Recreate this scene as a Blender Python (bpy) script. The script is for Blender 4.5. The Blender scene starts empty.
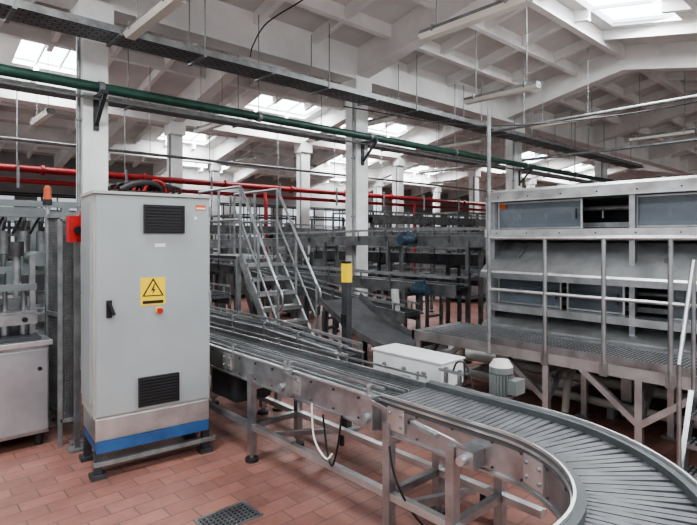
import bpy, math, random
from mathutils import Vector, Matrix
random.seed(7)
C=bpy.context.scene.collection

# ---------------- materials ----------------
def mat(name,col,metal=0.0,rough=.5,var=.12,scale=4.0,bump=0.0,emit=0.0,alpha=1.0,stretch=(1,1,1)):
    m=bpy.data.materials.new(name); m.use_nodes=True
    nt=m.node_tree; p=nt.nodes['Principled BSDF']
    p.inputs['Metallic'].default_value=metal
    p.inputs['Roughness'].default_value=rough
    tc=nt.nodes.new('ShaderNodeTexCoord'); mp=nt.nodes.new('ShaderNodeMapping')
    mp.inputs['Scale'].default_value=stretch
    nz=nt.nodes.new('ShaderNodeTexNoise'); nz.inputs['Scale'].default_value=scale; nz.inputs['Detail'].default_value=8; nz.inputs['Roughness'].default_value=.6
    nt.links.new(tc.outputs['Object'],mp.inputs['Vector']); nt.links.new(mp.outputs['Vector'],nz.inputs['Vector'])
    cr=nt.nodes.new('ShaderNodeValToRGB')
    cr.color_ramp.elements[0].position=.32; cr.color_ramp.elements[1].position=.68
    cr.color_ramp.elements[0].color=(*[max(0,c*(1-var)) for c in col],1)
    cr.color_ramp.elements[1].color=(*[min(1,c*(1+var)) for c in col],1)
    nt.links.new(nz.outputs['Fac'],cr.inputs['Fac']); nt.links.new(cr.outputs['Color'],p.inputs['Base Color'])
    if metal>.5:
        mr=nt.nodes.new('ShaderNodeMapRange'); mr.inputs[3].default_value=rough-.14; mr.inputs[4].default_value=rough+.2
        nt.links.new(nz.outputs['Fac'],mr.inputs[0]); nt.links.new(mr.outputs[0],p.inputs['Roughness'])
    if bump:
        b=nt.nodes.new('ShaderNodeBump'); b.inputs['Strength'].default_value=bump; b.inputs['Distance'].default_value=.01
        nt.links.new(nz.outputs['Fac'],b.inputs['Height']); nt.links.new(b.outputs['Normal'],p.inputs['Normal'])
    if emit:
        p.inputs['Emission Color'].default_value=(*col,1); p.inputs['Emission Strength'].default_value=emit
    if alpha<1: p.inputs['Alpha'].default_value=alpha
    return m
STEEL=mat('stainless_steel',(.41,.42,.43),.92,.32,.22,8,.05)
STEELB=mat('bright_sheet_steel',(.60,.61,.61),.88,.32,.17,6,.04)
BRUSH=mat('brushed_steel_door',(.48,.51,.54),.85,.34,.14,3,.02)
GALV=mat('galvanised_steel',(.27,.28,.28),.6,.48,.3,9)
FRAME=mat('weathered_frame_steel',(.17,.173,.175),.6,.45,.35,7)
DSTEEL=mat('dark_worn_steel',(.07,.072,.077),.5,.5,.35,7)
CHUTE=mat('grey_chute_sheet',(.10,.102,.105),.4,.42,.25,5)
BELT=mat('belt_slat_plastic',(.115,.12,.125),.1,.45,.3,8)
LANE=mat('dark_lane_chain',(.045,.05,.05),0,.65,.3,8)
RUB=mat('black_rubber',(.02,.02,.022),0,.55,.2,5)
GUIDE=mat('dark_grey_wear_guide',(.07,.078,.08),0,.5,.2,5)
GPIPE=mat('green_painted_pipe',(.03,.08,.06),.2,.4,.3,4)
RED=mat('red_painted_pipe',(.28,.017,.02),0,.45,.25,3)
ORANGE=mat('orange_lens',(.45,.09,.03),0,.3,.1,5)
CABG=mat('grey_enamel',(.36,.39,.395),.15,.40,.07,1.5)
CABD=mat('grey_enamel_side',(.44,.44,.40),.15,.5,.1,2)
BLUE=mat('blue_plinth_paint',(.03,.10,.25),0,.5,.25,6)
DBLUE=mat('blue_grey_motor_paint',(.04,.07,.10),.2,.45,.2,6)
YEL=mat('yellow_sign',(.85,.60,.02),0,.5,.05,5)
BLACK=mat('black_plastic',(.012,.012,.014),0,.45,.2,5)
REDK=mat('red_plastic',(.42,.022,.02),0,.4,.1,5)
WHITE=mat('white_label',(.8,.8,.78),0,.6,.04,5)
BOXW=mat('off_white_box',(.66,.665,.66),.2,.5,.08,5)
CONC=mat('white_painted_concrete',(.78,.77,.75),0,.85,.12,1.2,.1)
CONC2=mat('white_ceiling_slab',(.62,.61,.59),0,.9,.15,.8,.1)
COLP=mat('column_paint',(.76,.765,.75),0,.75,.18,1.7,.1)
WALL=mat('wall_plaster',(.30,.30,.29),0,.9,.2,.6)
SKY=mat('skylight_glazing',(.84,.91,1.0),0,.4,.02,2,emit=8.0)
WIN=mat('window_glazing',(.80,.88,.95),0,.4,.05,2,emit=.55)
LAMP=mat('fluorescent_diffuser',(.72,.70,.62),0,.35,.05,3)
GGREY=mat('grey_machine_paint',(.17,.19,.188),.3,.45,.25,4)
PANEL=mat('clear_polycarbonate_panel',(.20,.235,.27),.1,.06,.15,2,alpha=.55)
PANELD=mat('tinted_panel',(.15,.17,.19),.2,.08,.25,2,alpha=.6)
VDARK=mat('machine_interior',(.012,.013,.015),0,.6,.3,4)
PVC=mat('white_pvc_pipe',(.50,.50,.47),0,.4,.1,4)
MOTG=mat('motor_grey',(.19,.205,.20),.3,.4,.1,4)
RUST=mat('orange_sticker',(.6,.12,.03),0,.5,.1,4)

def grid_mat(name,c1,c2,bw,bh,ms,rough,metal=0,offset=.5,bump=.3,lo=.62,hi=1.12):
    m=bpy.data.materials.new(name); m.use_nodes=True; nt=m.node_tree; p=nt.nodes['Principled BSDF']
    tc=nt.nodes.new('ShaderNodeTexCoord'); br=nt.nodes.new('ShaderNodeTexBrick')
    br.inputs['Scale'].default_value=1; br.inputs['Brick Width'].default_value=bw; br.inputs['Row Height'].default_value=bh
    br.inputs['Mortar Size'].default_value=ms; br.inputs['Mortar Smooth'].default_value=.1
    br.inputs['Color1'].default_value=(*c1,1); br.inputs['Color2'].default_value=(*[c*.76 for c in c1],1); br.inputs['Mortar'].default_value=(*c2,1)
    br.offset=offset
    nt.links.new(tc.outputs['Object'],br.inputs['Vector'])
    nz=nt.nodes.new('ShaderNodeTexNoise'); nz.inputs['Scale'].default_value=1.3; nz.inputs['Detail'].default_value=10; nz.inputs['Roughness'].default_value=.7
    nt.links.new(tc.outputs['Object'],nz.inputs['Vector'])
    cr=nt.nodes.new('ShaderNodeValToRGB'); cr.color_ramp.elements[0].position=.32;cr.color_ramp.elements[1].position=.68
    cr.color_ramp.elements[0].color=(lo,lo,lo*1.04,1); cr.color_ramp.elements[1].color=(hi,hi,hi,1)
    nt.links.new(nz.outputs['Fac'],cr.inputs['Fac'])
    mx=nt.nodes.new('ShaderNodeMix'); mx.data_type='RGBA'; mx.blend_type='MULTIPLY'; mx.inputs[0].default_value=1
    nt.links.new(br.outputs['Color'],mx.inputs[6]); nt.links.new(cr.outputs['Color'],mx.inputs[7])
    nt.links.new(mx.outputs[2],p.inputs['Base Color'])
    mr=nt.nodes.new('ShaderNodeMapRange'); mr.inputs[3].default_value=rough+.15; mr.inputs[4].default_value=rough-.1
    nt.links.new(nz.outputs['Fac'],mr.inputs[0]); nt.links.new(mr.outputs[0],p.inputs['Roughness'])
    p.inputs['Metallic'].default_value=metal
    b=nt.nodes.new('ShaderNodeBump'); b.inputs['Strength'].default_value=bump; b.inputs['Distance'].default_value=.004; b.invert=True
    nt.links.new(br.outputs['Fac'],b.inputs['Height']); nt.links.new(b.outputs['Normal'],p.inputs['Normal'])
    return m
TILE=grid_mat('red_clay_floor_tile',(.37,.175,.135),(.17,.105,.09),.26,.13,.005,.42,lo=.55,hi=1.08)
GRATE=grid_mat('walkway_grating',(.46,.47,.48),(.04,.04,.04),.06,.03,.007,.45,.5,offset=0,bump=.8)
TRAY=grid_mat('perforated_tray',(.27,.28,.285),(.06,.06,.065),.12,.06,.008,.5,.4,bump=.4)

# ---------------- mesh builder ----------------
class MB:
    def __init__(s): s.v=[];s.f=[];s.m=[];s.s=[];s.mats=[]
    def mi(s,m):
        if m not in s.mats: s.mats.append(m)
        return s.mats.index(m)
    def add(s,vs,fs,m,smooth=False):
        o=len(s.v); s.v+= [tuple(v) for v in vs]
        k=s.mi(m)
        for f in fs: s.f.append([o+i for i in f]); s.m.append(k); s.s.append(smooth)
    BF=[(0,3,2,1),(4,5,6,7),(0,1,5,4),(1,2,6,5),(2,3,7,6),(3,0,4,7)]
    def box(s,x0,x1,y0,y1,z0,z1,m):
        s.add([(x0,y0,z0),(x1,y0,z0),(x1,y1,z0),(x0,y1,z0),(x0,y0,z1),(x1,y0,z1),(x1,y1,z1),(x0,y1,z1)],s.BF,m)
    def bar(s,p,q,w,h,m):
        p=Vector(p);q=Vector(q);d=(q-p).normalized()
        up=Vector((0,0,1)) if abs(d.z)<.95 else Vector((0,1,0))
        a=d.cross(up).normalized(); b=a.cross(d).normalized()
        a=a*w/2;b=b*h/2
        s.add([p-a-b,p+a-b,q+a-b,q-a-b,p-a+b,p+a+b,q+a+b,q-a+b],s.BF,m)
    def tube(s,p,q,r,m,n=10,r2=None,caps=True):
        p=Vector(p);q=Vector(q);d=(q-p).normalized(); r2=r if r2 is None else r2
        up=Vector((0,0,1)) if abs(d.z)<.9 else Vector((0,1,0))
        a=d.cross(up).normalized(); b=a.cross(d)
        vs=[];
        for i in range(n):
            t=2*math.pi*i/n; o=a*math.cos(t)+b*math.sin(t)
            vs.append(p+o*r); vs.append(q+o*r2)
        s.add(vs,[(2*i,2*((i+1)%n),2*((i+1)%n)+1,2*i+1) for i in range(n)],m,True)
        if caps:
            s.add([vs[2*i] for i in range(n)],[tuple(range(n))],m)
            s.add([vs[2*i+1] for i in range(n)],[tuple(reversed(range(n)))],m)
    def pipe(s,pts,r,m,n=8,k=6):
        P=[Vector(p) for p in pts]; out=[]
        if k>1 and len(P)>2:
            Q=[P[0]*2-P[1]]+P+[P[-1]*2-P[-2]]
            for i in range(1,len(Q)-2):
                for j in range(k):
                    t=j/k
                    out.append(.5*((2*Q[i])+(-Q[i-1]+Q[i+1])*t+(2*Q[i-1]-5*Q[i]+4*Q[i+1]-Q[i+2])*t*t+(-Q[i-1]+3*Q[i]-3*Q[i+1]+Q[i+2])*t**3))
            out.append(P[-1])
        else: out=P
        vs=[];a=None
        for i,p in enumerate(out):
            d=(out[min(i+1,len(out)-1)]-out[max(i-1,0)]).normalized()
            if a is None:
                up=Vector((0,0,1)) if abs(d.z)<.9 else Vector((0,1,0)); a=d.cross(up).normalized()
            else: a=(a-d*a.dot(d)).normalized()
            b=a.cross(d)
            for j in range(n):
                t=2*math.pi*j/n; vs.append(p+(a*math.cos(t)+b*math.sin(t))*r)
        fs=[(i*n+j,i*n+(j+1)%n,(i+1)*n+(j+1)%n,(i+1)*n+j) for i in range(len(out)-1) for j in range(n)]
        s.add(vs,fs,m,True)
    def sweep(s,pts,o0,o1,z0,z1,m,smooth=False):
        P=[Vector(p) for p in pts]; vs=[]
        for i,p in enumerate(P):
            d0=(P[i]-P[i-1]) if i>0 else P[1]-P[0]
            d1=(P[i+1]-P[i]) if i<len(P)-1 else P[i]-P[i-1]
            d0.z=0;d1.z=0;d0.normalize();d1.normalize()
            d=(d0+d1).normalized(); nrm=Vector((d.y,-d.x,0))/max(.5,d.dot(d0))
            for o,z in((o0,z0),(o1,z0),(o1,z1),(o0,z1)):
                q=p+nrm*o; q.z+=z; vs.append(q)
        fs=[]
        for i in range(len(P)-1):
            for j in range(4):
                fs.append((i*4+j,i*4+(j+1)%4,(i+1)*4+(j+1)%4,(i+1)*4+j))
        e=(len(P)-1)*4
        fs+=[(3,2,1,0),(e,e+1,e+2,e+3)]
        s.add(vs,fs,m,smooth)
    def ball(s,c,r,m,n=10):
        vs=[];fs=[]
        for i in range(n//2+1):
            ph=math.pi*i/(n//2)
            for j in range(n):
                th=2*math.pi*j/n
                vs.append((c[0]+r*math.sin(ph)*math.cos(th),c[1]+r*math.sin(ph)*math.sin(th),c[2]+r*math.cos(ph)))
        for i in range(n//2):
            for j in range(n): fs.append((i*n+j,(i+1)*n+j,(i+1)*n+(j+1)%n,i*n+(j+1)%n))
        s.add(vs,fs,m,True)
    def prism(s,x0,x1,y0,y1,zf,lo,hi,m):
        s.add([(x0,y0,zf(y0)+lo),(x1,y0,zf(y0)+lo),(x1,y1,zf(y1)+lo),(x0,y1,zf(y1)+lo),
               (x0,y0,zf(y0)+hi),(x1,y0,zf(y0)+hi),(x1,y1,zf(y1)+hi),(x0,y1,zf(y1)+hi)],s.BF,m)
    def done(s,name,loc=(0,0,0),rz=0,bevel=0):
        me=bpy.data.meshes.new(name); me.from_pydata(s.v,[],s.f)
        for m in s.mats: me.materials.append(m)
        me.polygons.foreach_set('material_index',s.m); me.polygons.foreach_set('use_smooth',s.s)
        me.update()
        o=bpy.data.objects.new(name,me); C.objects.link(o); o.location=loc; o.rotation_euler=(0,0,rz)
        if bevel:
            b=o.modifiers.new('bevel','BEVEL'); b.width=bevel; b.segments=2; b.limit_method='ANGLE'; b.angle_limit=math.radians(50)
        return o

# ---------------- room ----------------
b=MB(); b.box(-5,34.2,-5,23,-.15,0,TILE); b.done('floor')
LOW0=1.2;PER=5.4
def zr(y):
    t=abs(((y-LOW0)%PER)-PER/2)/(PER/2); return 4.85+.55*(1-t)
list1=[-4.7,-2.4,1.9,6.2,10.9,15.6,20.3,25,29.7,34]
list2=[-4.7,-2.7,1.3,5.3,9.2,13.2,17.7,22.2,26.5,30.5,34]
SKL={-4.2:[(-1.5,1.0,-2.9,-1.7),(3,5.4,-2.9,-1.7),(7.2,9.8,-2.9,-1.7)],
 1.2:[(7.1,9.5,2.55,3.6),(-1.6,.9,2.55,3.6)],
 6.6:[(-1.9,.6,10.5,11.5),(1.9,3.1,10.5,11.5),(6.9,8.8,10.7,11.5),(10.1,12.6,10.7,11.5),(18.4,21.4,10.6,11.5),(23.2,26,10.6,11.5)],
 12:[(6.9,8.6,16.1,17.0),(13.9,16.6,16.1,17.0),(18.4,21.4,16.1,17.0)],
 17.4:[(10,12.4,21.4,22.4),(18.2,21,21.4,22.4)]}
c=MB(); sk=MB()
skyl=[]
for lo in [-4.2,1.2,6.6,12,17.4]:
    L=list1 if lo<6 else list2
    rid=lo+PER/2; hi=lo+PER-1e-4
    for a,bx in zip(L[:-1],L[1:]):
        w=bx-a
        for (ya,yb) in ((lo+1e-4,rid),(rid,hi)):
            S=[q for q in SKL[lo] if a<=q[0] and q[1]<=bx and ya<=q[2] and q[3]<=yb]
            if S:
                s0,s1,u0,u1=S[0]
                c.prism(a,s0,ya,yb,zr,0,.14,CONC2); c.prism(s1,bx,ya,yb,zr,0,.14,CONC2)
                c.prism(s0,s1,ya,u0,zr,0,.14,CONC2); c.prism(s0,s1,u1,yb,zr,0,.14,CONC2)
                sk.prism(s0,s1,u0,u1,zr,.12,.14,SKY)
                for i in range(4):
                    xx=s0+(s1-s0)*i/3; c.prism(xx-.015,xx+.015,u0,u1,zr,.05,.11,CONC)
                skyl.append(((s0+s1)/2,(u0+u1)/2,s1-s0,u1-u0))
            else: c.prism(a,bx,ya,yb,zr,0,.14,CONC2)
            n=max(1,round(w/1.1))
            for i in range(1,n):
                xx=a+w*i/n
                if S and S[0][0]<xx<S[0][1]:
                    c.prism(xx-.045,xx+.045,ya,S[0][2],zr,-.17,0.0,CONC); c.prism(xx-.045,xx+.045,S[0][3],yb,zr,-.17,0.0,CONC)
                else: c.prism(xx-.045,xx+.045,ya,yb,zr,-.17,0.0,CONC)
            for k in range(1,3):
                yy=ya+(yb-ya)*k/3
                if S and S[0][2]-.04<yy<S[0][3]+.04: continue
                c.prism(a,bx,yy-.04,yy+.04,zr,-.2,0,CONC)
            c.prism(a-.13,a+.13,ya,yb,zr,-.47,.02,CONC)
        c.prism(a,bx,rid-.06,rid+.06,lambda y:5.38,-.25,0,CONC)
    c.box(-4.7,34,lo-.17,lo+.17,4.35,4.95,CONC)
c.done('ceiling'); sk.done('window_skylights')

b=MB(); b.box(-4.7,34,22.8,23,0,1.2,WALL); b.box(-4.7,34,22.8,23,3.3,5.2,WALL)
for i in range(14): b.box(-4.7+i*2.86,-4.7+i*2.86+.7,22.8,23,1.2,3.3,WALL)
b.done('wall_back')
b=MB()
for i in range(13):
    x0=-4.0+i*2.86;b.box(x0,x0+2.16,22.88,22.9,1.2,3.3,WIN)
    for k in range(4): b.bar((x0+k*.72,22.86,1.2),(x0+k*.72,22.86,3.3),.05,.05,GALV)
    for z in(1.22,2.25,3.28): b.bar((x0,22.86,z),(x0+2.16,22.86,z),.05,.05,GALV)
b.done('window_1')
b=MB(); b.box(34,34.2,-5,23,0,5.2,WALL); b.done('wall_right')

def column(x,y,s=.28,top=4.6):
    b=MB(); h=s/2
    b.box(x-h,x+h,y-h,y+h,0,top,COLP)
    b.box(x-h-.05,x+h+.05,y-h-.05,y+h+.05,4.1,4.4,CONC)
    b.box(x-h-.02,x+h+.02,y-h-.02,y+h+.02,0,.12,GALV)
    b.tube((x-h-.03,y-h+.05,0.3),(x-h-.03,y-h+.05,4.1),.02,GALV)
    for z in (1,2,3): b.box(x-h-.06,x-h,y-h+.02,y-h+.08,z,z+.03,GALV)
    b.done('concrete_column',bevel=.008)
for x in(1.9,6.2,11.4,16.5): column(x,6.6)
for x in(1.3,5.3,9.15,13.2,17.7,22.2,26.5): column(x,12)
for x in(5.3,9.2,13.2,17.7,22.2,26.5): column(x,17.4)

# ---------------- overhead services ----------------
b=MB()
b.tube((-3,6.28,3.36),(18,6.28,3.36),.058,GPIPE,14)
b.tube((-3,6.36,3.25),(18,6.36,3.25),.016,GALV,8)
for x in(-1,1.9,4,6.2,8.6,11.4,14,16.5):
    b.tube((x-.03,6.28,3.36),(x+.03,6.28,3.36),.072,GALV,14)
    if x in(1.9,6.2,11.4,16.5):
        b.bar((x,6.46,3.28),(x,6.1,3.28),.05,.04,DSTEEL)
        b.bar((x,6.46,2.95),(x,6.12,3.27),.04,.03,DSTEEL)
        b.bar((x,6.45,2.9),(x,6.45,3.3),.06,.02,DSTEEL)
    else: b.tube((x,6.28,3.4),(x,6.28,4.8),.008,GALV,6)
b.done('green_overhead_pipe')
b=MB()
b.box(-3,18,5.93,6.33,3.90,3.91,TRAY); b.box(-3,18,5.925,5.935,3.90,3.98,GALV); b.box(-3,18,6.325,6.335,3.90,3.98,GALV)
for i in range(22):
    x=-3+i; b.bar((x,5.9,3.885),(x,6.36,3.885),.04,.025,GALV)
    if i%2==0: b.tube((x,5.92,3.88),(x,5.92,4.85),.008,GALV,6); b.tube((x,6.35,3.88),(x,6.35,4.8),.008,GALV,6)
for k in range(5): b.pipe([(-3,6.0+k*.05,3.93),(4,6.02+k*.05,3.94),(10,6.0+k*.05,3.93),(18,6.02+k*.05,3.93)],.016,BLACK,6,3)
b.done('cable_tray')
b=MB()
b.box(-3,22,8.4,8.7,3.75,3.76,TRAY); b.box(-3,22,8.39,8.4,3.75,3.83,GALV)
for i in range(12): b.tube((-3+i*2,8.55,3.75),(-3+i*2,8.55,5.1),.01,GALV,6); b.bar((-3+i*2,8.36,3.74),(-3+i*2,8.74,3.74),.04,.025,GALV)
b.done('cable_tray')

def lampfix(x,y,z=3.9,L=1.27):
    b=MB(); h=L/2
    pr=[(-.055,.05),(.055,.05),(.085,.0),(.05,-.05),(-.05,-.05),(-.085,0)]
    vs=[];
    for e in(-h,h):
        for (o,zz) in pr: vs.append((x+o,y+e,z+zz))
    b.add(vs,[(0,1,7,6),(5,0,6,11),(1,2,8,7)],GALV)
    b.add(vs,[(2,3,9,8),(3,4,10,9),(4,5,11,10)],LAMP)
    b.add(vs,[(0,5,4,3,2,1),(6,7,8,9,10,11)],GALV)
    for e in(-h*.7,h*.7):
        b.tube((x,y+e,z+.05),(x,y+e,zr(y+e)-.02),.006,GALV,6)
        b.box(x-.09,x+.09,y+e-.012,y+e+.012,z-.012,z+.06,GALV)
    b.done('fluorescent_light_fixture')
for (x,y) in [(4.52,3.1),(7.2,4.4),(7.15,7.1),(2.09,5.25),(2.3,11.0),(12.7,3.8),(13.8,10.9),(7.9,13.2),(10.2,13.4),(10.3,7.4),(5.0,9.6),(16.5,9.5),(17,13),(14,15.2),(9.8,4.6),(-.4,9.6)]:
    lampfix(x,y)
b=MB()
b.tube((-2,11.6,2.98),(19,11.6,2.98),.07,RED,12)
b.tube((-2,11.72,2.76),(19,11.72,2.76),.05,RED,12)
for x in range(-2,20,2):
    b.tube((x+.4,11.6,2.98),(x+.46,11.6,2.98),.105,RED,12); b.bar((x,11.5,2.6),(x,11.5,3.12),.04,.04,GALV); b.tube((x,11.6,3.05),(x,11.6,4.9),.01,GALV,6)
b.pipe([(7.55,11.6,2.95),(7.55,11.55,2.7),(7.55,11.5,2.3),(7.55,11.5,0)],.05,RED,10,4)
b.pipe([(13.6,11.6,2.95),(13.6,11.6,2.7),(13.6,11.6,2.3),(13.6,11.6,0)],.05,RED,10,4)
b.done('red_sprinkler_pipe')
b=MB()
b.tube((9,-2,3.75),(9,5.8,3.75),.03,GALV,8); b.tube((12,-2,3.6),(12,10,3.6),.035,GALV,8)
b.pipe([(3.6,5.85,4.0),(3.58,5.75,4.12),(3.7,5.6,4.4),(4.1,5.3,4.75),(4.15,5.1,4.95)],.009,BLACK)
b.pipe([(5.2,5.8,3.62),(7.2,5.0,3.5),(8.4,3.6,3.55),(9.5,2.0,3.8),(10.5,.5,4.3)],.010,BLACK)
b.tube((-2,10.2,3.3),(20,10.2,3.3),.03,GALV,8)
for x in range(-2,20,3): b.tube((x,10.2,3.3),(x,10.2,5.1),.008,GALV,6)
for y in(-1,2,5): b.tube((9,y,3.75),(9,y,5),.008,GALV,6); b.tube((12,y,3.6),(12,y,5),.008,GALV,6)
b.done('overhead_conduit_run')

# ---------------- conveyors ----------------
def pathpoint(P,s):
    for i in range(len(P)-1):
        d=(P[i+1]-P[i]).length
        if s<=d or i==len(P)-2:
            t=min(1,s/d); return P[i].lerp(P[i+1],t),(P[i+1]-P[i]).normalized()
        s-=d
def conveyor(name,pts,w,legs=1.2,plate=.16,pitch=.05,rails=True,main=False,lowrail=False,build=True,fm=None,rh=.09,s0=.35):
    b=MB(); P=[Vector(p) for p in pts]
    SM,SB=(STEEL,STEELB) if main else (fm or GALV, GALV)
    L=sum((P[i+1]-P[i]).length for i in range(len(P)-1)); h=w/2
    for sg in(-1,1):
        o=sg*h; a,c2=sorted((o,o-sg*.012))
        b.sweep(P,a,c2,-plate,.0,SM)
        a,c2=sorted((o+sg*.012,o-sg*.02))
        b.sweep(P,a,c2,-.004,.006,SB)
        b.sweep(P,a,c2,-plate-.008,-plate+.004,SM)
    b.sweep(P,-h+.02,h-.02,-.06,-.028,DSTEEL)
    n=int(L/pitch)
    for i in range(n):
        p,d=pathpoint(P,(i+.5)*pitch)
        nr=Vector((d.y,-d.x,0)).normalized()
        str_=main and p.y>2.0
        lanes=[(-h+.045,-.03),(.03,h-.045)] if str_ else [(-h+.035,h-.035)]
        for (o0,o1) in lanes:
            q=p+Vector((0,0,-.016)); b.bar(q+nr*o0,q+nr*o1,pitch*.80,.016,(LANE if str_ else BELT) if main else DSTEEL)
    if main:
        S=[P[0],P[1],Vector((P[1].x,2.0,P[1].z))]
        b.sweep(S,-.022,-.012,-.03,.010,STEEL); b.sweep(S,.012,.022,-.03,.010,STEEL)
        for sg in(-1,1):
            a,c2=sorted((sg*(h-.042),sg*(h-.032))); b.sweep(S,a,c2,-.03,.018,STEEL)
        Q=[Vector((P[1].x,2.0,P[1].z))]+P[3:]
        for sg in(-1,1):
            a,c2=sorted((sg*(h-.037),sg*(h+.006))); b.sweep(Q,a,c2,-.03,.022,GUIDE)
            a,c2=sorted((sg*(h-.005),sg*(h+.005))); b.sweep(Q,a,c2,.02,.034,STEELB)
        for sg in(-1,1):
            b.sweep(S,sg*(h-.03)-.004,sg*(h-.03)+.004,.045,.058,STEEL)
            for i in range(11):
                y=2.1+i*.75; q=Vector((P[1].x+sg*(h+.004),y,P[1].z))
                b.bar(q+Vector((0,0,-.04)),q+Vector((0,0,.06)),.02,.008,STEEL); b.bar(q+Vector((0,0,.055)),q+Vector((-sg*.03,0,.055)),.012,.008,STEEL)
    elif rails:
        for sg in(-1,1):
            b.sweep(P,sg*(h-.01)-.006,sg*(h-.01)+.006,rh-.012,rh+.012,SB)
            k=int(L/.6)
            for i in range(k+1):
                p,d=pathpoint(P,i*.6+.1); nr=Vector((d.y,-d.x,0)).normalized()
                q=p+nr*sg*(h+.018)
                b.bar(q+Vector((0,0,-.09)),q+Vector((0,0,rh)),.022,.010,SM)
                b.tube(q+Vector((0,0,rh)),q-nr*sg*.03+Vector((0,0,rh)),.008,SM,6)
    if main:
        k=int(L/.9)
        for i in range(k+1):
            for sg in(-1,1):
                p,d=pathpoint(P,i*.9+.42); nr=Vector((d.y,-d.x,0)).normalized()
                q=p+nr*sg*(h+.008)
                b.bar(q-d*.06+Vector((0,0,-.08)),q+d*.06+Vector((0,0,-.08)),.014,.12,STEELB)
                for e in(-.04,.04):
                    for zz in(-.05,-.11): b.tube(q+d*e+Vector((0,0,zz)),q+d*e+nr*sg*.016+Vector((0,0,zz)),.008,GALV,6)
        k=int(L/.22)
        for i in range(k):
            for sg in(-1,1):
                p,d=pathpoint(P,i*.22+.1); nr=Vector((d.y,-d.x,0)).normalized()
                q=p+nr*sg*h+Vector((0,0,-.03)); b.tube(q,q+nr*sg*.008,.008,DSTEEL,6)
                q=p+nr*sg*h+Vector((0,0,-plate+.025)); b.tube(q,q+nr*sg*.008,.006,DSTEEL,6)
    ss=[]; s=s0
    while legs and s<L: ss.append(s); s+=legs
    if main: ss.append(9.78)
    for s in ss:
        p,d=pathpoint(P,s); nr=Vector((d.y,-d.x,0)).normalized()
        for sg in(-1,1):
            q=p+nr*sg*(h+.0); q.z=p.z-plate
            b.bar((q.x,q.y,.06),(q.x,q.y,q.z+.06),.05,.05,SM)
            b.tube((q.x,q.y,.02),(q.x,q.y,.1),.015,GALV,8); b.tube((q.x,q.y,0),(q.x,q.y,.025),.05,RUB,10)
        a=p+nr*h;c2=p-nr*h
        for z in(.26,p.z-plate-.04) if p.z>.6 else (.26,):
            b.bar((a.x,a.y,z),(c2.x,c2.y,z),.04,.04,SM)
    if lowrail:
        for sg in(-1,1):
            Q=[Vector((p.x,p.y,.26)) for p in P[:lowrail]]
            b.sweep(Q,sg*h-.02,sg*h+.02,-.02,.02,STEELB)
    if build: return b.done(name)
    return b
R=.76; CX,CY=2.275-R,1.28
arc=[(CX+R*math.cos(math.radians(t)),CY+R*math.sin(math.radians(t)),.76) for t in range(0,-91,-5)]
mp=[(2.275,11.3,.76),(2.275,6,.76),(2.275,3,.76)]+arc+[(1.2,CY-R,.76)]
b=conveyor('main',mp,.425,legs=1.39,plate=.17,pitch=.036,main=True,lowrail=4,build=False,s0=1.02)
for y,z in((2.05,.66),(2.85,.66)):
    b.box(2.0,2.06,y-.045,y+.045,z-.06,z+.12,STEEL); b.tube((2.02,y,z+.12),(2.02,y,z+.17),.010,STEEL)
    b.tube((1.975,y,z),(2.0,y,z),.025,GALV,10); b.bar((2.0,y-.02,z+.1),(2.0,y-.15,z+.08),.012,.02,STEEL)
b.box(1.97,2.06,1.34,1.43,.61,.69,STEEL); b.tube((1.93,1.385,.65),(1.98,1.385,.65),.022,STEELB,10)
b.bar((1.98,1.385,.70),(1.92,1.58,.755),.016,.016,STEEL); b.bar((1.92,1.50,.735),(1.92,1.66,.76),.03,.02,GALV); b.ball((1.92,1.66,.76),.018,BLACK)
b.pipe([(2.04,2.3,.6),(2.02,2.32,.4),(2.03,2.38,.28),(2.06,2.46,.34),(2.06,2.5,.55)],.006,BLACK)
b.pipe([(2.05,2.6,.6),(2.03,2.55,.40),(2.04,2.45,.30),(2.07,2.42,.33)],.006,WHITE)
b.pipe([(2.06,1.95,.6),(2.02,1.86,.4),(2.07,1.78,.22),(2.15,1.7,.1)],.006,BLACK)
b.bar((2.75,4.6,.12),(2.75,1.4,.12),.04,.04,STEELB)
for y in(4.4,3.1,1.8): b.bar((2.05,y,.26),(2.75,y,.12),.035,.035,STEEL)
for y in (4.4,3.1,1.8): b.tube((2.75,y,0),(2.75,y,.12),.02,RUB)
b.box(2.12,2.44,3.65,4.05,.34,.58,DSTEEL); b.tube((2.28,3.5,.46),(2.28,3.65,.46),.08,DSTEEL,14)
b.done('bottle_conveyor')

conveyor('bottle_conveyor',[(2.78,9,.80),(2.78,4.2,.80),(2.70,3.3,.79),(2.66,2.85,.78)],.16,legs=1.5,plate=.12,rh=.06,fm=STEEL)
conveyor('bottle_conveyor',[(3.20,11,.95),(3.20,5.9,.95)],.28,legs=1.4,plate=.14,fm=STEEL)
conveyor('bottle_conveyor',[(4.9,11,1.15),(4.9,7.8,1.15),(5.1,6.6,1.1),(5.5,5.6,1.05),(5.5,3.9,1.05)],.28,legs=1.5,plate=.14,fm=FRAME)
conveyor('elevated_conveyor',[(2.0,8.6,1.62),(4.6,8.3,1.62),(5.4,8.0,1.64),(5.85,7.4,1.66),(5.95,6.0,1.68),(5.95,3.6,1.68)],.30,legs=1.45,plate=.14,fm=FRAME)
conveyor('elevated_conveyor',[(2.2,7.8,1.30),(3.6,7.8,1.30),(4.4,7.6,1.2),(4.75,6.6,1.0),(5.0,5.5,.8),(5.0,4.3,.72)],.30,legs=1.6,plate=.12,fm=FRAME)
conveyor('elevated_conveyor',[(3.8,10.4,1.95),(7.5,10.4,1.9),(8.6,9.9,1.85),(9.0,8.8,1.8),(9.0,5.6,1.75)],.35,legs=1.8,plate=.16,fm=FRAME)
conveyor('bottle_conveyor',[(7.4,11,1.0),(7.4,5,1.0)],.4,legs=1.6,plate=.16,fm=FRAME)
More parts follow.
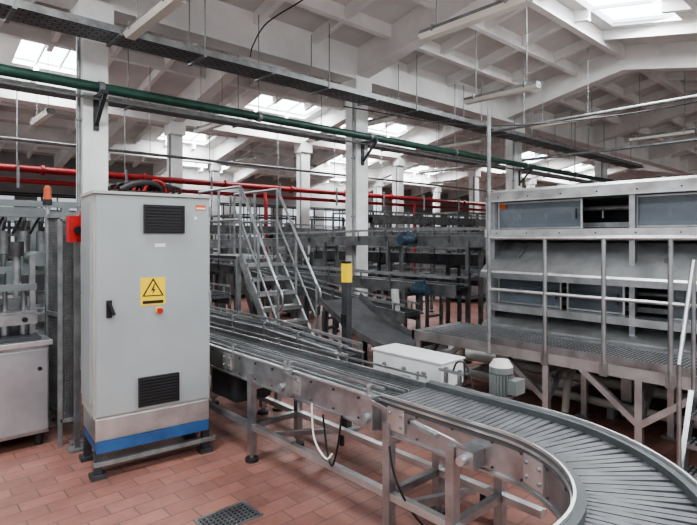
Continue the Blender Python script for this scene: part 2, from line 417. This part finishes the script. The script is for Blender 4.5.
conveyor('elevated_conveyor',[(6.75,8.3,1.4),(6.75,4.4,1.4)],.3,legs=1.5,plate=.16,fm=DSTEEL)
conveyor('bottle_conveyor',[(8.2,13.8,1.2),(17,13.8,1.2)],.5,legs=1.8,plate=.2,pitch=.1)
conveyor('elevated_conveyor',[(9.4,9.6,2.25),(14,9.6,2.25),(15,9.0,2.2),(15.2,8.0,2.1),(15.2,5,2.1)],.4,legs=2,plate=.2,pitch=.1,fm=FRAME)

# motor
b=MB()
x,y=2.66,1.62
b.tube((x,y,.66),(x,y,.74),.05,MOTG,20); b.tube((x,y,.74),(x,y,.755),.07,GALV,20)
b.tube((x,y,.755),(x,y,.88),.055,MOTG,24)
for i in range(24):
    t=2*math.pi*i/24; b.bar((x+.06*math.cos(t),y+.06*math.sin(t),.76),(x+.06*math.cos(t),y+.06*math.sin(t),.875),.006,.014,MOTG)
b.tube((x,y,.88),(x,y,.915),.067,MOTG,24); b.tube((x,y,.915),(x,y,.95),.067,PVC,24,.045)
b.box(x-.03,x+.07,y-.11,y-.03,.77,.85,MOTG)
b.box(x-.10,x+.10,y-.10,y+.10,.60,.665,STEEL); b.bar((2.50,y,.63),(2.6,y,.63),.05,.04,STEEL)
b.tube((x,y,.0),(x,y,.60),.03,STEEL)
b.done('conveyor_drive_motor')
b=MB()
b.box(2.62,2.86,2.02,2.62,.70,.86,BOXW); b.box(2.61,2.87,2.01,2.63,.855,.868,BOXW)
for y in(2.15,2.32,2.5): b.tube((2.60,y,.78),(2.625,y,.78),.012,GALV)
for y in(2.1,2.55): b.bar((2.74,y,0),(2.74,y,.70),.04,.04,STEEL)
b.bar((2.50,2.3,.72),(2.62,2.3,.72),.05,.04,STEEL)
b.done('junction_box',bevel=.004)
b=MB()
for yy in (1.85,1.95):
    b.bar((2.58,yy,.6),(2.58,yy,.86),.02,.02,STEEL)
b.bar((2.50,1.9,.62),(2.60,1.9,.62),.14,.02,STEEL)
b.bar((2.58,1.8,.84),(2.58,2.0,.84),.018,.018,STEEL); b.ball((2.58,1.8,.84),.018,BLACK); b.pipe([(2.58,1.9,.84),(2.60,1.88,.90),(2.64,1.84,.88),(2.62,1.78,.75)],.006,BLACK)
b.done('sensor_bracket')

b=MB(); x,y=3.0,3.32
b.box(x-.028,x+.028,y-.034,y+.034,.03,1.27,DSTEEL); b.box(x-.03,x+.03,y-.036,y+.036,1.27,1.43,YEL); b.box(x-.025,x+.025,y-.03,y+.03,1.43,1.45,BLACK)
b.box(x-.08,x+.08,y-.09,y+.09,0,.03,GALV); b.box(x-.05,x-.028,y-.02,y+.02,.9,1.0,BLACK)
b.done('light_curtain_post')

# ---------------- electrical cabinet ----------------
b=MB(); W=.82;D=.45
b.box(0,W,0,D,.41,1.96,CABD)
b.box(.012,W-.012,-.022,0,.425,1.945,CABG)
b.box(-.01,W+.01,-.03,D+.01,1.955,1.975,CABD)
b.box(.01,W-.01,.0,D-.01,.25,.41,STEELB)
b.box(.01,W-.01,-.012,.0,.26,.40,STEELB)
b.box(.015,W-.015,-.02,D,.175,.25,BLUE)
for xx in(.03,W-.03):
    for yy in(.02,D-.05):
        b.box(xx-.025,xx+.025,yy-.025,yy+.025,.03,.18,DSTEEL); b.box(xx-.05,xx+.05,yy-.05,yy+.05,0,.03,DSTEEL)
b.bar((.0,.0,.10),(W+.04,.0,.10),.04,.03,GALV)
def vent(x0,x1,z0,z1):
    b.box(x0,x1,-.040,-.022,z0,z1,BLACK)
    n=9
    for i in range(n):
        z=z0+.015+(z1-z0-.03)*i/(n-1); b.bar((x0+.012,-.045,z),(x1-.012,-.045,z),.012,.008,RUB)
    for xx in(x0+.006,x1-.006): b.bar((xx,-.044,z0),(xx,-.044,z1),.012,.014,BLACK)
vent(.32,.61,1.685,1.89); vent(.285,.57,.45,.655)
b.box(.30,.475,-.0245,-.022,1.165,1.365,YEL)
def tri(cx,cz,r,m,yy):
    vs=[(cx+r*math.sin(t),yy,cz+r*math.cos(t)) for t in (0,2*math.pi/3,4*math.pi/3)]
    vs=vs+[(v[0],yy+.001,v[2]) for v in vs]
    b.add(vs,[(0,1,2),(5,4,3),(0,3,4,1),(1,4,5,2),(2,5,3,0)],m)
tri(.3875,1.275,.088,BLACK,-.0262); tri(.3875,1.273,.070,YEL,-.0275)
b.add([(.395,-.029,1.32),(.372,-.029,1.27),(.388,-.029,1.272),(.378,-.029,1.238),(.405,-.029,1.282),(.389,-.029,1.281),(.402,-.029,1.32)],[(0,1,2,5,6),(2,3,4,5)],BLACK)
b.box(.315,.46,-.0262,-.0245,1.178,1.20,BLACK)
b.tube((.43,-.022,1.125),(.43,-.035,1.125),.026,YEL,16); b.tube((.43,-.035,1.125),(.43,-.06,1.125),.02,REDK,16)
b.box(.40,.475,-.024,-.022,1.585,1.61,WHITE)
b.box(.70,.78,-.024,-.022,1.86,1.90,RUST); b.box(.705,.775,-.0255,-.024,1.868,1.88,WHITE)
b.tube((.70,-.022,1.80),(.70,-.026,1.80),.012,WHITE,10)
b.box(.075,.11,-.035,-.022,1.10,1.22,BLACK); b.bar((.092,-.05,1.20),(.12,-.06,1.12),.022,.018,BLACK); b.tube((.092,-.022,1.20),(.092,-.055,1.20),.014,BLACK)
for z in(.55,1.2,1.85): b.tube((W-.005,-.018,z-.04),(W-.005,-.018,z+.04),.012,GALV)
b.box(-.012,0,.06,D-.04,.5,1.9,CABG)
b.box(.18,.52,.12,.34,1.975,2.0,BLACK)
for i in range(7):
    x0=.14+i*.05; b.pipe([(x0,.2+.02*i,1.98),(x0+.02,.2,2.04+.01*(i%3)),(x0+.2,.25,2.05+.012*(i%2)),(x0+.26,.35,2.01),(x0+.2,.6,1.9)],.012,BLACK)
b.pipe([(.2,.12,2.0),(.3,.1,2.05),(.42,.12,2.06),(.5,.2,2.03),(.55,.35,1.98)],.022,RUB)
b.pipe([(.36,.16,1.98),(.40,.15,2.05),(.46,.16,2.085),(.53,.2,2.06),(.58,.3,1.98)],.012,REDK)
b.box(.34,.48,.38,.44,1.975,2.06,REDK)
b.done('electrical_cabinet',(1.10,3.79,0),math.radians(-6),bevel=.004)

b=MB(); b.box(1.09,1.22,4.36,4.44,1.62,1.82,REDK); b.bar((1.16,4.42,0),(1.16,4.42,1.62),.035,.035,STEEL); b.box(1.10,1.22,4.36,4.48,0,.02,GALV)
b.pipe([(1.18,4.40,1.82),(1.22,4.38,1.92),(1.28,4.40,1.97)],.015,REDK); b.tube((1.15,4.36,1.71),(1.15,4.33,1.71),.03,BLACK,14); b.done('emergency_stop_post')

b=MB(); p0=Vector((1.20,4.58,0)); p1=Vector((1.12,5.15,0)); d=(p1-p0)
for q in(p0,p1): b.bar(q,q+Vector((0,0,1.86)),.04,.04,GALV); b.box(q.x-.05,q.x+.05,q.y-.05,q.y+.05,0,.015,GALV)
for z in(.18,1.0,1.84): b.bar(p0+Vector((0,0,z)),p1+Vector((0,0,z)),.035,.035,GALV)
for i in range(1,26): b.bar(p0+d*i/26+Vector((0,0,.18)),p0+d*i/26+Vector((0,0,1.84)),.007,.007,FRAME)
for i in range(1,72): z=.18+1.66*i/72; b.bar(p0+Vector((0,0,z)),p1+Vector((0,0,z)),.007,.007,FRAME)
p2=Vector((1.08,4.58,0))
b.bar(p2,p2+Vector((0,0,1.80)),.03,.03,GALV); b.bar(p2+Vector((0,0,1.8)),p0+Vector((0,0,1.8)),.03,.03,GALV); b.bar(p2+Vector((0,0,.2)),p0+Vector((0,0,.2)),.03,.03,GALV)
d=p0-p2
for i in range(1,6): b.bar(p2+d*i/6+Vector((0,0,.2)),p2+d*i/6+Vector((0,0,1.8)),.006,.006,FRAME)
for i in range(1,70): z=.2+1.6*i/70; b.bar(p2+Vector((0,0,z)),p0+Vector((0,0,z)),.007,.007,FRAME)
b.done('wire_mesh_guard')
b=MB(); b.tube((1.16,5.35,0),(1.16,5.35,1.95),.02,GALV); b.tube((1.16,5.35,1.95),(1.16,5.35,2.0),.04,BLACK,14); b.tube((1.16,5.35,2.0),(1.16,5.35,2.10),.036,ORANGE,14,.03); b.ball((1.16,5.35,2.10),.03,ORANGE,12)
b.box(1.10,1.22,5.29,5.41,0,.02,GALV); b.done('warning_beacon')

b=MB()
b.box(-.9,1.03,4.70,5.5,.10,.80,STEEL); b.box(-.92,1.05,4.66,5.52,.80,.84,STEELB)
for x0 in(-.88,-.24,.40): b.box(x0,x0+.62,4.685,4.70,.13,.77,BRUSH); b.tube((x0+.56,4.685,.62),(x0+.56,4.66,.62),.015,BLACK)
for x in(-.85,.05,.97):
    for y in(4.76,5.44): b.tube((x,y,0),(x,y,.1),.03,RUB)
b.box(-.9,.98,4.72,5.45,.84,.87,DSTEEL)
b.done('stainless_machine_base',bevel=.004)
b=MB()
b.box(-1.2,1.45,5.7,7.2,.15,.85,GALV); b.box(-1.2,1.5,5.65,7.25,.85,.93,STEEL)
for x in(-1.1,-.2,.7,1.4):
    for y in(5.75,7.1): b.bar((x,y,0),(x,y,1.95),.07,.07,GGREY)
for z in(1.35,1.88,1.98):
    b.bar((-1.2,5.75,z),(1.5,5.75,z),.06,.06,GGREY); b.bar((-1.2,7.1,z),(1.5,7.1,z),.06,.06,GGREY)
for i in range(16):
    x=-1.0+i*.16; y=6.0
    b.tube((x,y,.95),(x,y,1.12),.045,STEEL,12); b.tube((x,y,1.12),(x,y,1.5),.022,GGREY); b.tube((x,y,1.5),(x,y,1.72),.042,GALV,12); b.pipe([(x,y,1.72),(x+.02,y,1.85),(x+.05,y+.2,1.9),(x,y+.5,1.7)],.014,DSTEEL)
b.tube((.2,6.7,.93),(.2,6.7,1.5),.55,FRAME,28); b.tube((.2,6.7,1.5),(.2,6.7,1.7),.55,GALV,28,.2)
for z in(1.0,1.15): b.bar((-1.2,5.68,z),(1.5,5.68,z),.02,.03,STEEL)
b.box(.9,1.3,5.7,5.8,1.1,1.35,GGREY); b.box(1.0,1.2,5.66,5.7,1.15,1.3,DSTEEL)
b.tube((1.15,5.95,1.45),(1.15,5.6,1.45),.07,GGREY,14)
b.done('bottle_filling_machine')
b=MB()
for i in range(5):
    x=.38+i*.13; b.tube((x,4.95,.87),(x,4.95,1.03),.04,STEEL,12); b.tube((x,4.95,1.03),(x,4.95,1.22),.018,GALV)
b.box(.15,.98,4.85,5.3,1.02,1.06,STEEL); b.box(.25,.9,5.0,5.3,1.06,1.16,FRAME); b.bar((.1,4.9,1.25),(.98,4.9,1.25),.05,.05,GGREY); b.bar((.95,4.9,.87),(.95,4.9,1.5),.04,.04,STEEL); b.bar((.4,4.9,.87),(.4,4.9,1.5),.04,.04,GGREY)
b.bar((.65,4.88,1.1),(.7,4.75,1.16),.05,.05,DSTEEL); b.bar((.1,4.82,1.0),(.97,4.82,1.0),.03,.08,STEEL)
for x in(.3,.6,.88): b.tube((x,4.80,1.0),(x,4.78,1.0),.02,BLACK); b.tube((x,5.1,1.16),(x,5.1,1.5),.03,GALV); b.tube((x,5.1,1.5),(x,5.1,1.62),.05,DSTEEL,12)
b.done('bottle_clamp_unit')

# ---------------- crossover stairs ----------------
b=MB()
xs=(3.66,4.26); y0,y1,zt=5.2,6.2,1.40
for x in xs:
    b.bar((x,y0-.03,0),(x,y1,zt),.03,.12,GALV)
    b.tube((x,y0+.1,.14),(x,y0+.1,1.05),.018,GALV); b.tube((x,y1,zt),(x,y1,zt+.95),.018,GALV)
    b.tube((x,(y0+y1)/2+.05,.75),(x,(y0+y1)/2+.05,1.70),.018,GALV)
    b.tube((x,y0+.1,1.05),(x,y1,zt+.95),.019,STEEL); b.tube((x,y0+.1,.6),(x,y1,zt+.5),.014,GALV)
    b.pipe([(x,y0+.1,1.05),(x,y0+.02,.95),(x,y0+.03,.8),(x,y0+.1,.75)],.016,STEEL)
    b.tube((x,y1,zt+.95),(x,y1+1.2,zt+.95),.019,STEEL); b.tube((x,y1,zt+.5),(x,y1+1.2,zt+.5),.014,GALV)
    b.tube((x,y1+1.2,zt),(x,y1+1.2,zt+.95),.018,GALV); b.tube((x,y1+.6,zt),(x,y1+.6,zt+.95),.018,GALV)
    for y in(y1+.05,y1+1.15): b.bar((x,y,0),(x,y,zt),.05,.05,GALV)
for i in range(1,8):
    t=i/7.5; y=y0+(y1-y0)*t; z=zt*t
    b.box(xs[0],xs[1],y-.12,y+.08,z-.008,z,STEELB); b.box(xs[0],xs[1],y-.125,y-.12,z-.045,z,STEELB)
b.box(xs[0],xs[1],y1,y1+1.2,zt-.04,zt,GRATE)
b.done('crossover_stairs')
b=MB()
for x in(5.6,6.1):
    b.bar((x,8.9,0),(x,9.9,1.6),.03,.14,FRAME); b.tube((x,9.0,1.1),(x,9.9,2.55),.02,GALV); b.tube((x,9.0,.1),(x,9.0,1.1),.018,GALV); b.tube((x,9.9,0),(x,9.9,2.55),.018,GALV)
for i in range(1,9):
    t=i/8.5; b.box(5.6,6.1,8.9+t-.1,8.9+t+.08,1.6*t-.03,1.6*t,STEEL)
b.done('crossover_stairs')

# curved steel chute
b=MB(); n=22; vs=[]
XA,XB=4.10,4.80
f=lambda x,t,dz=0:(x,5.05-1.45*t,.40+.46*(1-t)**2.0+dz)
for i in range(n+1):
    t=i/n; vs+=[f(XA,t),f(XB,t)]
b.add(vs,[(2*i,2*i+1,2*i+3,2*i+2) for i in range(n)],CHUTE,True)
for x in (XA,XB):
    for i in range(n): b.bar(f(x,i/n,.03),f(x,(i+1)/n,.03),.012,.07,FRAME)
    for y,z in((3.9,.40),(4.95,.75)): b.bar((x,y,0),(x,y,z),.045,.045,DSTEEL)
b.done('curved_steel_chute')

def gm(x,y,z,mx,L=.26,ax=(1,0,0),m=DBLUE,r=.065):
    b=MB(); a=Vector(ax); p=Vector((x,y,z))
    b.tube(p-a*L/2,p+a*L/2,r,m,16); b.tube(p+a*L/2,p+a*(L/2+.05),r+.005,BLACK,16,r-.01); b.box(x-.05,x+.05,y-.05,y+.05,z+r-.01,z+r+.05,m)
    for i in range(6): q=p-a*(L/2)+a*(L*(i+.5)/6); b.tube(q-a*.008,q+a*.008,r+.01,m,16)
    b.bar((x,y,z-r),(mx,y,z-r),.08,.02,FRAME)
    b.done('gear_motor')
gm(5.62,4.95,1.62,5.80); gm(5.22,4.35,.98,5.36,.26,(0,1,0)); gm(6.28,5.6,1.6,6.10)

# ---------------- pasteuriser ----------------
b=MB(); Y0,Y1=-3.0,3.25
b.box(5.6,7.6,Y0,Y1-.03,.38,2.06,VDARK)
def ext(prof,m,ya=Y0,yb=Y1):
    n=len(prof); vs=[(x,ya,z) for x,z in prof]+[(x,yb,z) for x,z in prof]
    b.add(vs,[(i,(i+1)%n,n+(i+1)%n,n+i) for i in range(n)]+[tuple(reversed(range(n))),tuple(range(n,2*n))],m)
ext([(5.02,2.06),(5.06,2.15),(5.3,2.20),(7.6,2.22),(7.6,2.05),(5.02,2.045)],STEELB)
ext([(5.0,1.66),(5.0,1.74),(5.14,1.74),(5.6,1.70),(5.6,1.66)],STEELB)
ext([(5.6,1.62),(5.36,1.60),(4.93,1.30),(4.92,1.27),(4.96,1.27),(5.36,1.55),(5.6,1.57)],STEELB)
ext([(4.90,1.22),(4.90,1.28),(4.96,1.28),(4.96,1.22)],STEEL)
ext([(5.0,.86),(5.0,.93),(5.14,.93),(5.6,.90),(5.6,.86)],STEELB)
ext([(5.6,.88),(5.36,.88),(4.95,.72),(4.95,.69),(4.99,.69),(5.36,.83),(5.6,.83)],STEELB)
ext([(5.0,.38),(5.0,.50),(5.6,.50),(5.6,.38)],DSTEEL)
b.box(5.02,7.6,Y1-.03,Y1,.38,2.10,STEEL)
for y in(3.20,1.76,.4,-1.0,-2.4):
    b.box(5.08,5.14,y-.025,y+.025,.4,2.06,STEEL)
for z in(1.95,1.12): b.tube((5.42,Y0,z),(5.42,Y1-.05,z),.025,GALV)
for i in range(20):
    y=3.05-i*.3
    for z in (1.95,1.12): b.tube((5.42,y,z),(5.42,y,z-.1),.012,STEEL,6)
for z in (1.78,.97): b.bar((5.38,Y0,z),(5.38,Y1-.05,z),.02,.05,GALV)
def wins(z0,z1,spans):
    for ya,yb,m in spans:
        b.box(5.15,5.16,ya,yb,z0,z1,m)
        for yy in(ya,yb): b.bar((5.145,yy,z0),(5.145,yy,z1),.018,.018,STEELB)
        for zz in(z0+.01,z1-.01): b.bar((5.145,ya,zz),(5.145,yb,zz),.015,.015,STEEL)
        b.tube((5.13,ya+.05,(z0+z1)/2-.05),(5.13,ya+.05,(z0+z1)/2+.05),.007,BLACK)
wins(1.745,2.04,[(2.24,3.16,PANEL),(.95,1.74,PANEL),(-.3,.35,PANEL)])
wins(.935,1.215,[(2.45,3.16,PANEL),(1.85,2.38,PANELD),(.8,1.45,PANELD),(-.6,.3,PANELD)])
b.box(5.135,5.14,3.07,3.15,1.97,2.02,RUST)
for y in(2.9,1.5,.1): b.tube((5.1,y,1.44),(5.28,y,1.56),.0075,GALV)
for i in range(16):
    y=3.1-i*.35; b.tube((5.0,y,1.70),(4.995,y,1.70),.008,DSTEEL,6); b.tube((5.025,y,2.09),(5.02,y,2.09),.008,DSTEEL,6)
for y in(3.1,1.8,.4,-1):
    for x in(5.1,7.4): b.bar((x,y,0),(x,y,.4),.09,.09,STEEL); b.tube((x,y,0),(x,y,.02),.08,RUB)
for y in(2.6,1.3,0): b.box(5.4,7.5,y-.01,y+.01,2.2,2.235,STEEL)
b.done('tunnel_pasteuriser')

b=MB(); X0,X1=4.10,4.88; YA,YB=-2.5,3.53
b.box(X0+.03,X1,YA,YB,.655,.685,GRATE)
b.box(X0,X0+.03,YA,YB,.61,.70,STEELB); b.box(X0,X1,YB-.03,YB,.61,.70,STEELB); b.box(X1,X1+.03,YA,YB,.61,.70,STEEL)
for y in(3.45,2.09,1.38,.5,-.5,-1.6):
    for x in(X0+.03,X1-.02):
        b.bar((x,y,.02),(x,y,.62),.05,.05,STEELB); b.box(x-.06,x+.06,y-.06,y+.06,0,.02,STEEL)
    b.bar((X0+.03,y,.56),(X1,y,.56),.05,.05,STEEL)
    b.bar((X0+.03,y,.30),(X0+.4,y,.60),.04,.04,STEEL)
for y in(1.38,-.5):
    b.bar((X0+.03,y,.28),(X0+.03,y+.42,.62),.045,.045,STEELB); b.bar((X0+.03,y,.28),(X0+.03,y-.42,.62),.045,.045,STEELB)
b.bar((X0+.03,3.45,.25),(X0+.03,2.95,.62),.045,.045,STEEL)
b.bar((X0+.03,2.09,.3),(X0+.03,2.5,.62),.045,.045,STEEL)
for y in(2.09,1.62,1.17,.2,-.4):
    b.tube((X0,y,.64),(X0,y,1.65),.018,STEEL,10); b.box(X0-.015,X0+.02,y-.03,y+.03,.6,.7,STEEL)
b.tube((X0,2.62,.6),(X0,2.62,2.82),.018,GALV,10)
b.tube((X0,-.5,1.65),(X0,2.62,1.65),.018,STEELB,10); b.tube((X0,-.5,1.19),(X0,2.62,1.19),.014,STEELB,10)
b.box(X0-.005,X0,YA,2.62,.70,.76,STEEL)
b.done('service_walkway')
b=MB()
for y in(1.02,.45):
    b.bar((3.72,y,0),(4.04,y,.62),.03,.09,STEEL); b.tube((3.74,y,.1),(3.74,y,.85),.014,STEEL); b.tube((3.74,y,.85),(4.05,y,1.5),.015,STEEL); b.tube((4.05,y,.60),(4.05,y,1.5),.014,STEEL)
for i in(1,2,3): z=.165*i; b.box(3.70+.08*i,3.88+.08*i-.02,.45,1.02,z-.02,z,GRATE); b.box(3.69+.08*i,3.70+.08*i,.45,1.02,z-.03,z,STEEL)
b.done('access_steps')
b=MB()
for x,z,r in((5.25,.25,.05),(5.55,.18,.07),(4.98,.42,.03),(5.0,.12,.04)): b.tube((x,-2.5,z),(x,4.0,z),r,PVC,12)
b.pipe([(5.25,4.0,.25),(5.2,4.3,.3),(5.0,4.5,.5),(4.9,4.5,.9),(4.9,4.5,1.0)],.05,PVC)
b.pipe([(5.55,4.0,.18),(5.6,4.3,.18),(5.9,4.5,.2),(7,4.55,.2)],.07,PVC)
b.pipe([(4.7,2.2,.05),(4.75,2.2,.3),(5.0,2.25,.42)],.035,PVC); b.pipe([(4.6,.9,.05),(4.65,.9,.25),(4.98,1.0,.42)],.035,PVC)
for y in(-2,0,1.9,3.6):
    b.box(4.95,5.65,y-.03,y+.03,0,.10,GALV)
b.done('floor_pipework')
b=MB(); x,y=1.54,2.74
b.box(x-.17,x+.17,y-.11,y+.11,.0,.006,STEEL); b.box(x-.15,x+.15,y-.09,y+.09,.006,.008,VDARK)
for i in range(11): b.bar((x-.14+i*.028,y-.09,.010),(x-.14+i*.028,y+.09,.010),.008,.006,STEEL)
for i in range(6): b.bar((x-.15,y-.075+i*.03,.010),(x+.15,y-.075+i*.03,.010),.006,.006,STEEL)
b.done('floor_drain_grate')

# ---------------- background machinery ----------------
def bgmachine(name,x,y,w,d,h,body,seed):
    r=random.Random(seed); b=MB()
    b.box(x,x+w,y,y+d,.1,h*.45,body)
    for xx in(x+.04,x+w/2,x+w-.04):
        for yy in(y+.04,y+d-.04): b.bar((xx,yy,0),(xx,yy,h),.07,.07,FRAME)
    for z in(h*.5,h*.75,h):
        b.bar((x,y+.04,z),(x+w,y+.04,z),.06,.06,FRAME); b.bar((x,y+d-.04,z),(x+w,y+d-.04,z),.06,.06,FRAME)
        b.bar((x+.04,y,z),(x+.04,y+d,z),.06,.06,FRAME)
    for i in range(int(w/.3)):
        xx=x+.2+i*.3; hh=r.uniform(.5,.95)*h
        if xx>x+w-.1: break
        b.tube((xx,y+d*r.uniform(.2,.8),h*.45),(xx,y+d*.5,hh),r.uniform(.04,.12),r.choice([GALV,FRAME,GGREY,DSTEEL,DBLUE]),10)
        if r.random()<.6: b.box(xx-.12,xx+.12,y+.1,y+.35,h*.5,h*.5+r.uniform(.15,.45),r.choice([GALV,CABG,DSTEEL,FRAME,GGREY]))
    b.box(x+.1,x+w*.5,y-.02,y,.2,h*.4,STEEL)
    b.box(x+w*.6,x+w*.9,y-.12,y,h*.5,h*.8,GGREY)
    b.done(name)
bgmachine('bottle_washer',8.6,14.6,4.5,2,2.4,GALV,1)
bgmachine('labelling_machine',10.2,10.6,2.0,.8,1.9,GGREY,2)
bgmachine('crate_packer',14.3,10.3,2.3,1.1,2.5,GGREY,3)
bgmachine('bottle_washer',2.6,14.4,4.5,2,2.3,GGREY,4)
bgmachine('depalletiser',14.5,14.5,5,2.5,2.7,GALV,5)
bgmachine('labelling_machine',3.6,9.2,1.0,.6,1.5,DSTEEL,6)
bgmachine('crate_packer',11,7.6,2.2,1.2,1.9,FRAME,7)
bgmachine('crate_packer',20,9.0,4,2.5,2.6,GALV,8)
bgmachine('bottle_inspection_machine',6.35,8.7,.75,.7,1.7,GGREY,9)
bgmachine('bottle_inspection_machine',-1.5,9.6,3.0,.8,2.0,GGREY,10)
bgmachine('bottle_washer',9.8,.5,4.5,3.8,1.9,DSTEEL,11)
bgmachine('depalletiser',17.2,3,4.5,4,2.3,GALV,12)
bgmachine('control_rack',7.75,4.3,1.0,.7,1.45,DSTEEL,13)
bgmachine('crate_packer',5.7,12.5,2.4,1.0,2.1,FRAME,14)
# maintenance gallery in the background
b=MB(); gy0,gy1,gz=18.2,19.2,2.0
b.box(1,28,gy0,gy1,gz-.08,gz,FRAME)
for i in range(19):
    x=1+i*1.5
    for y in (gy0,gy1): b.tube((x,y,gz),(x,y,gz+1.0),.03,DSTEEL,6)
    if i%2==0: b.bar((x,gy0+.1,0),(x,gy0+.1,gz),.12,.12,FRAME); b.bar((x,gy1-.1,0),(x,gy1-.1,gz),.12,.12,FRAME)
for z in (.5,1.0):
    for y in (gy0,gy1): b.tube((1,y,gz+z),(28,y,gz+z),.03,DSTEEL,6)
b.done('maintenance_gallery')

# ---------------- lights ----------------
for (x,y,w,d) in skyl:
    L=bpy.data.lights.new('skylight_light','AREA'); L.shape='RECTANGLE'; L.size=w; L.size_y=d; L.energy=185*(w*d/2.4); L.color=(.95,.975,1)
    o=bpy.data.objects.new('skylight_light',L); o.location=(x,y,zr(y)-.02); C.objects.link(o)
w=bpy.data.worlds.new('World'); bpy.context.scene.world=w; w.use_nodes=True
bg=w.node_tree.nodes['Background']; bg.inputs[0].default_value=(.96,.98,1,1); bg.inputs[1].default_value=.95
try: bpy.context.scene.view_settings.look='AgX - Medium High Contrast'
except Exception: pass

cam=bpy.data.cameras.new('camera'); cam.sensor_width=36; cam.lens=520/697*36; cam.shift_y=-(262.5-238)/697
cam.clip_start=.05
o=bpy.data.objects.new('camera',cam); C.objects.link(o); o.location=(0,0,1.65)
o.rotation_euler=(math.radians(90),0,math.radians(47.7-90)); bpy.context.scene.camera=o
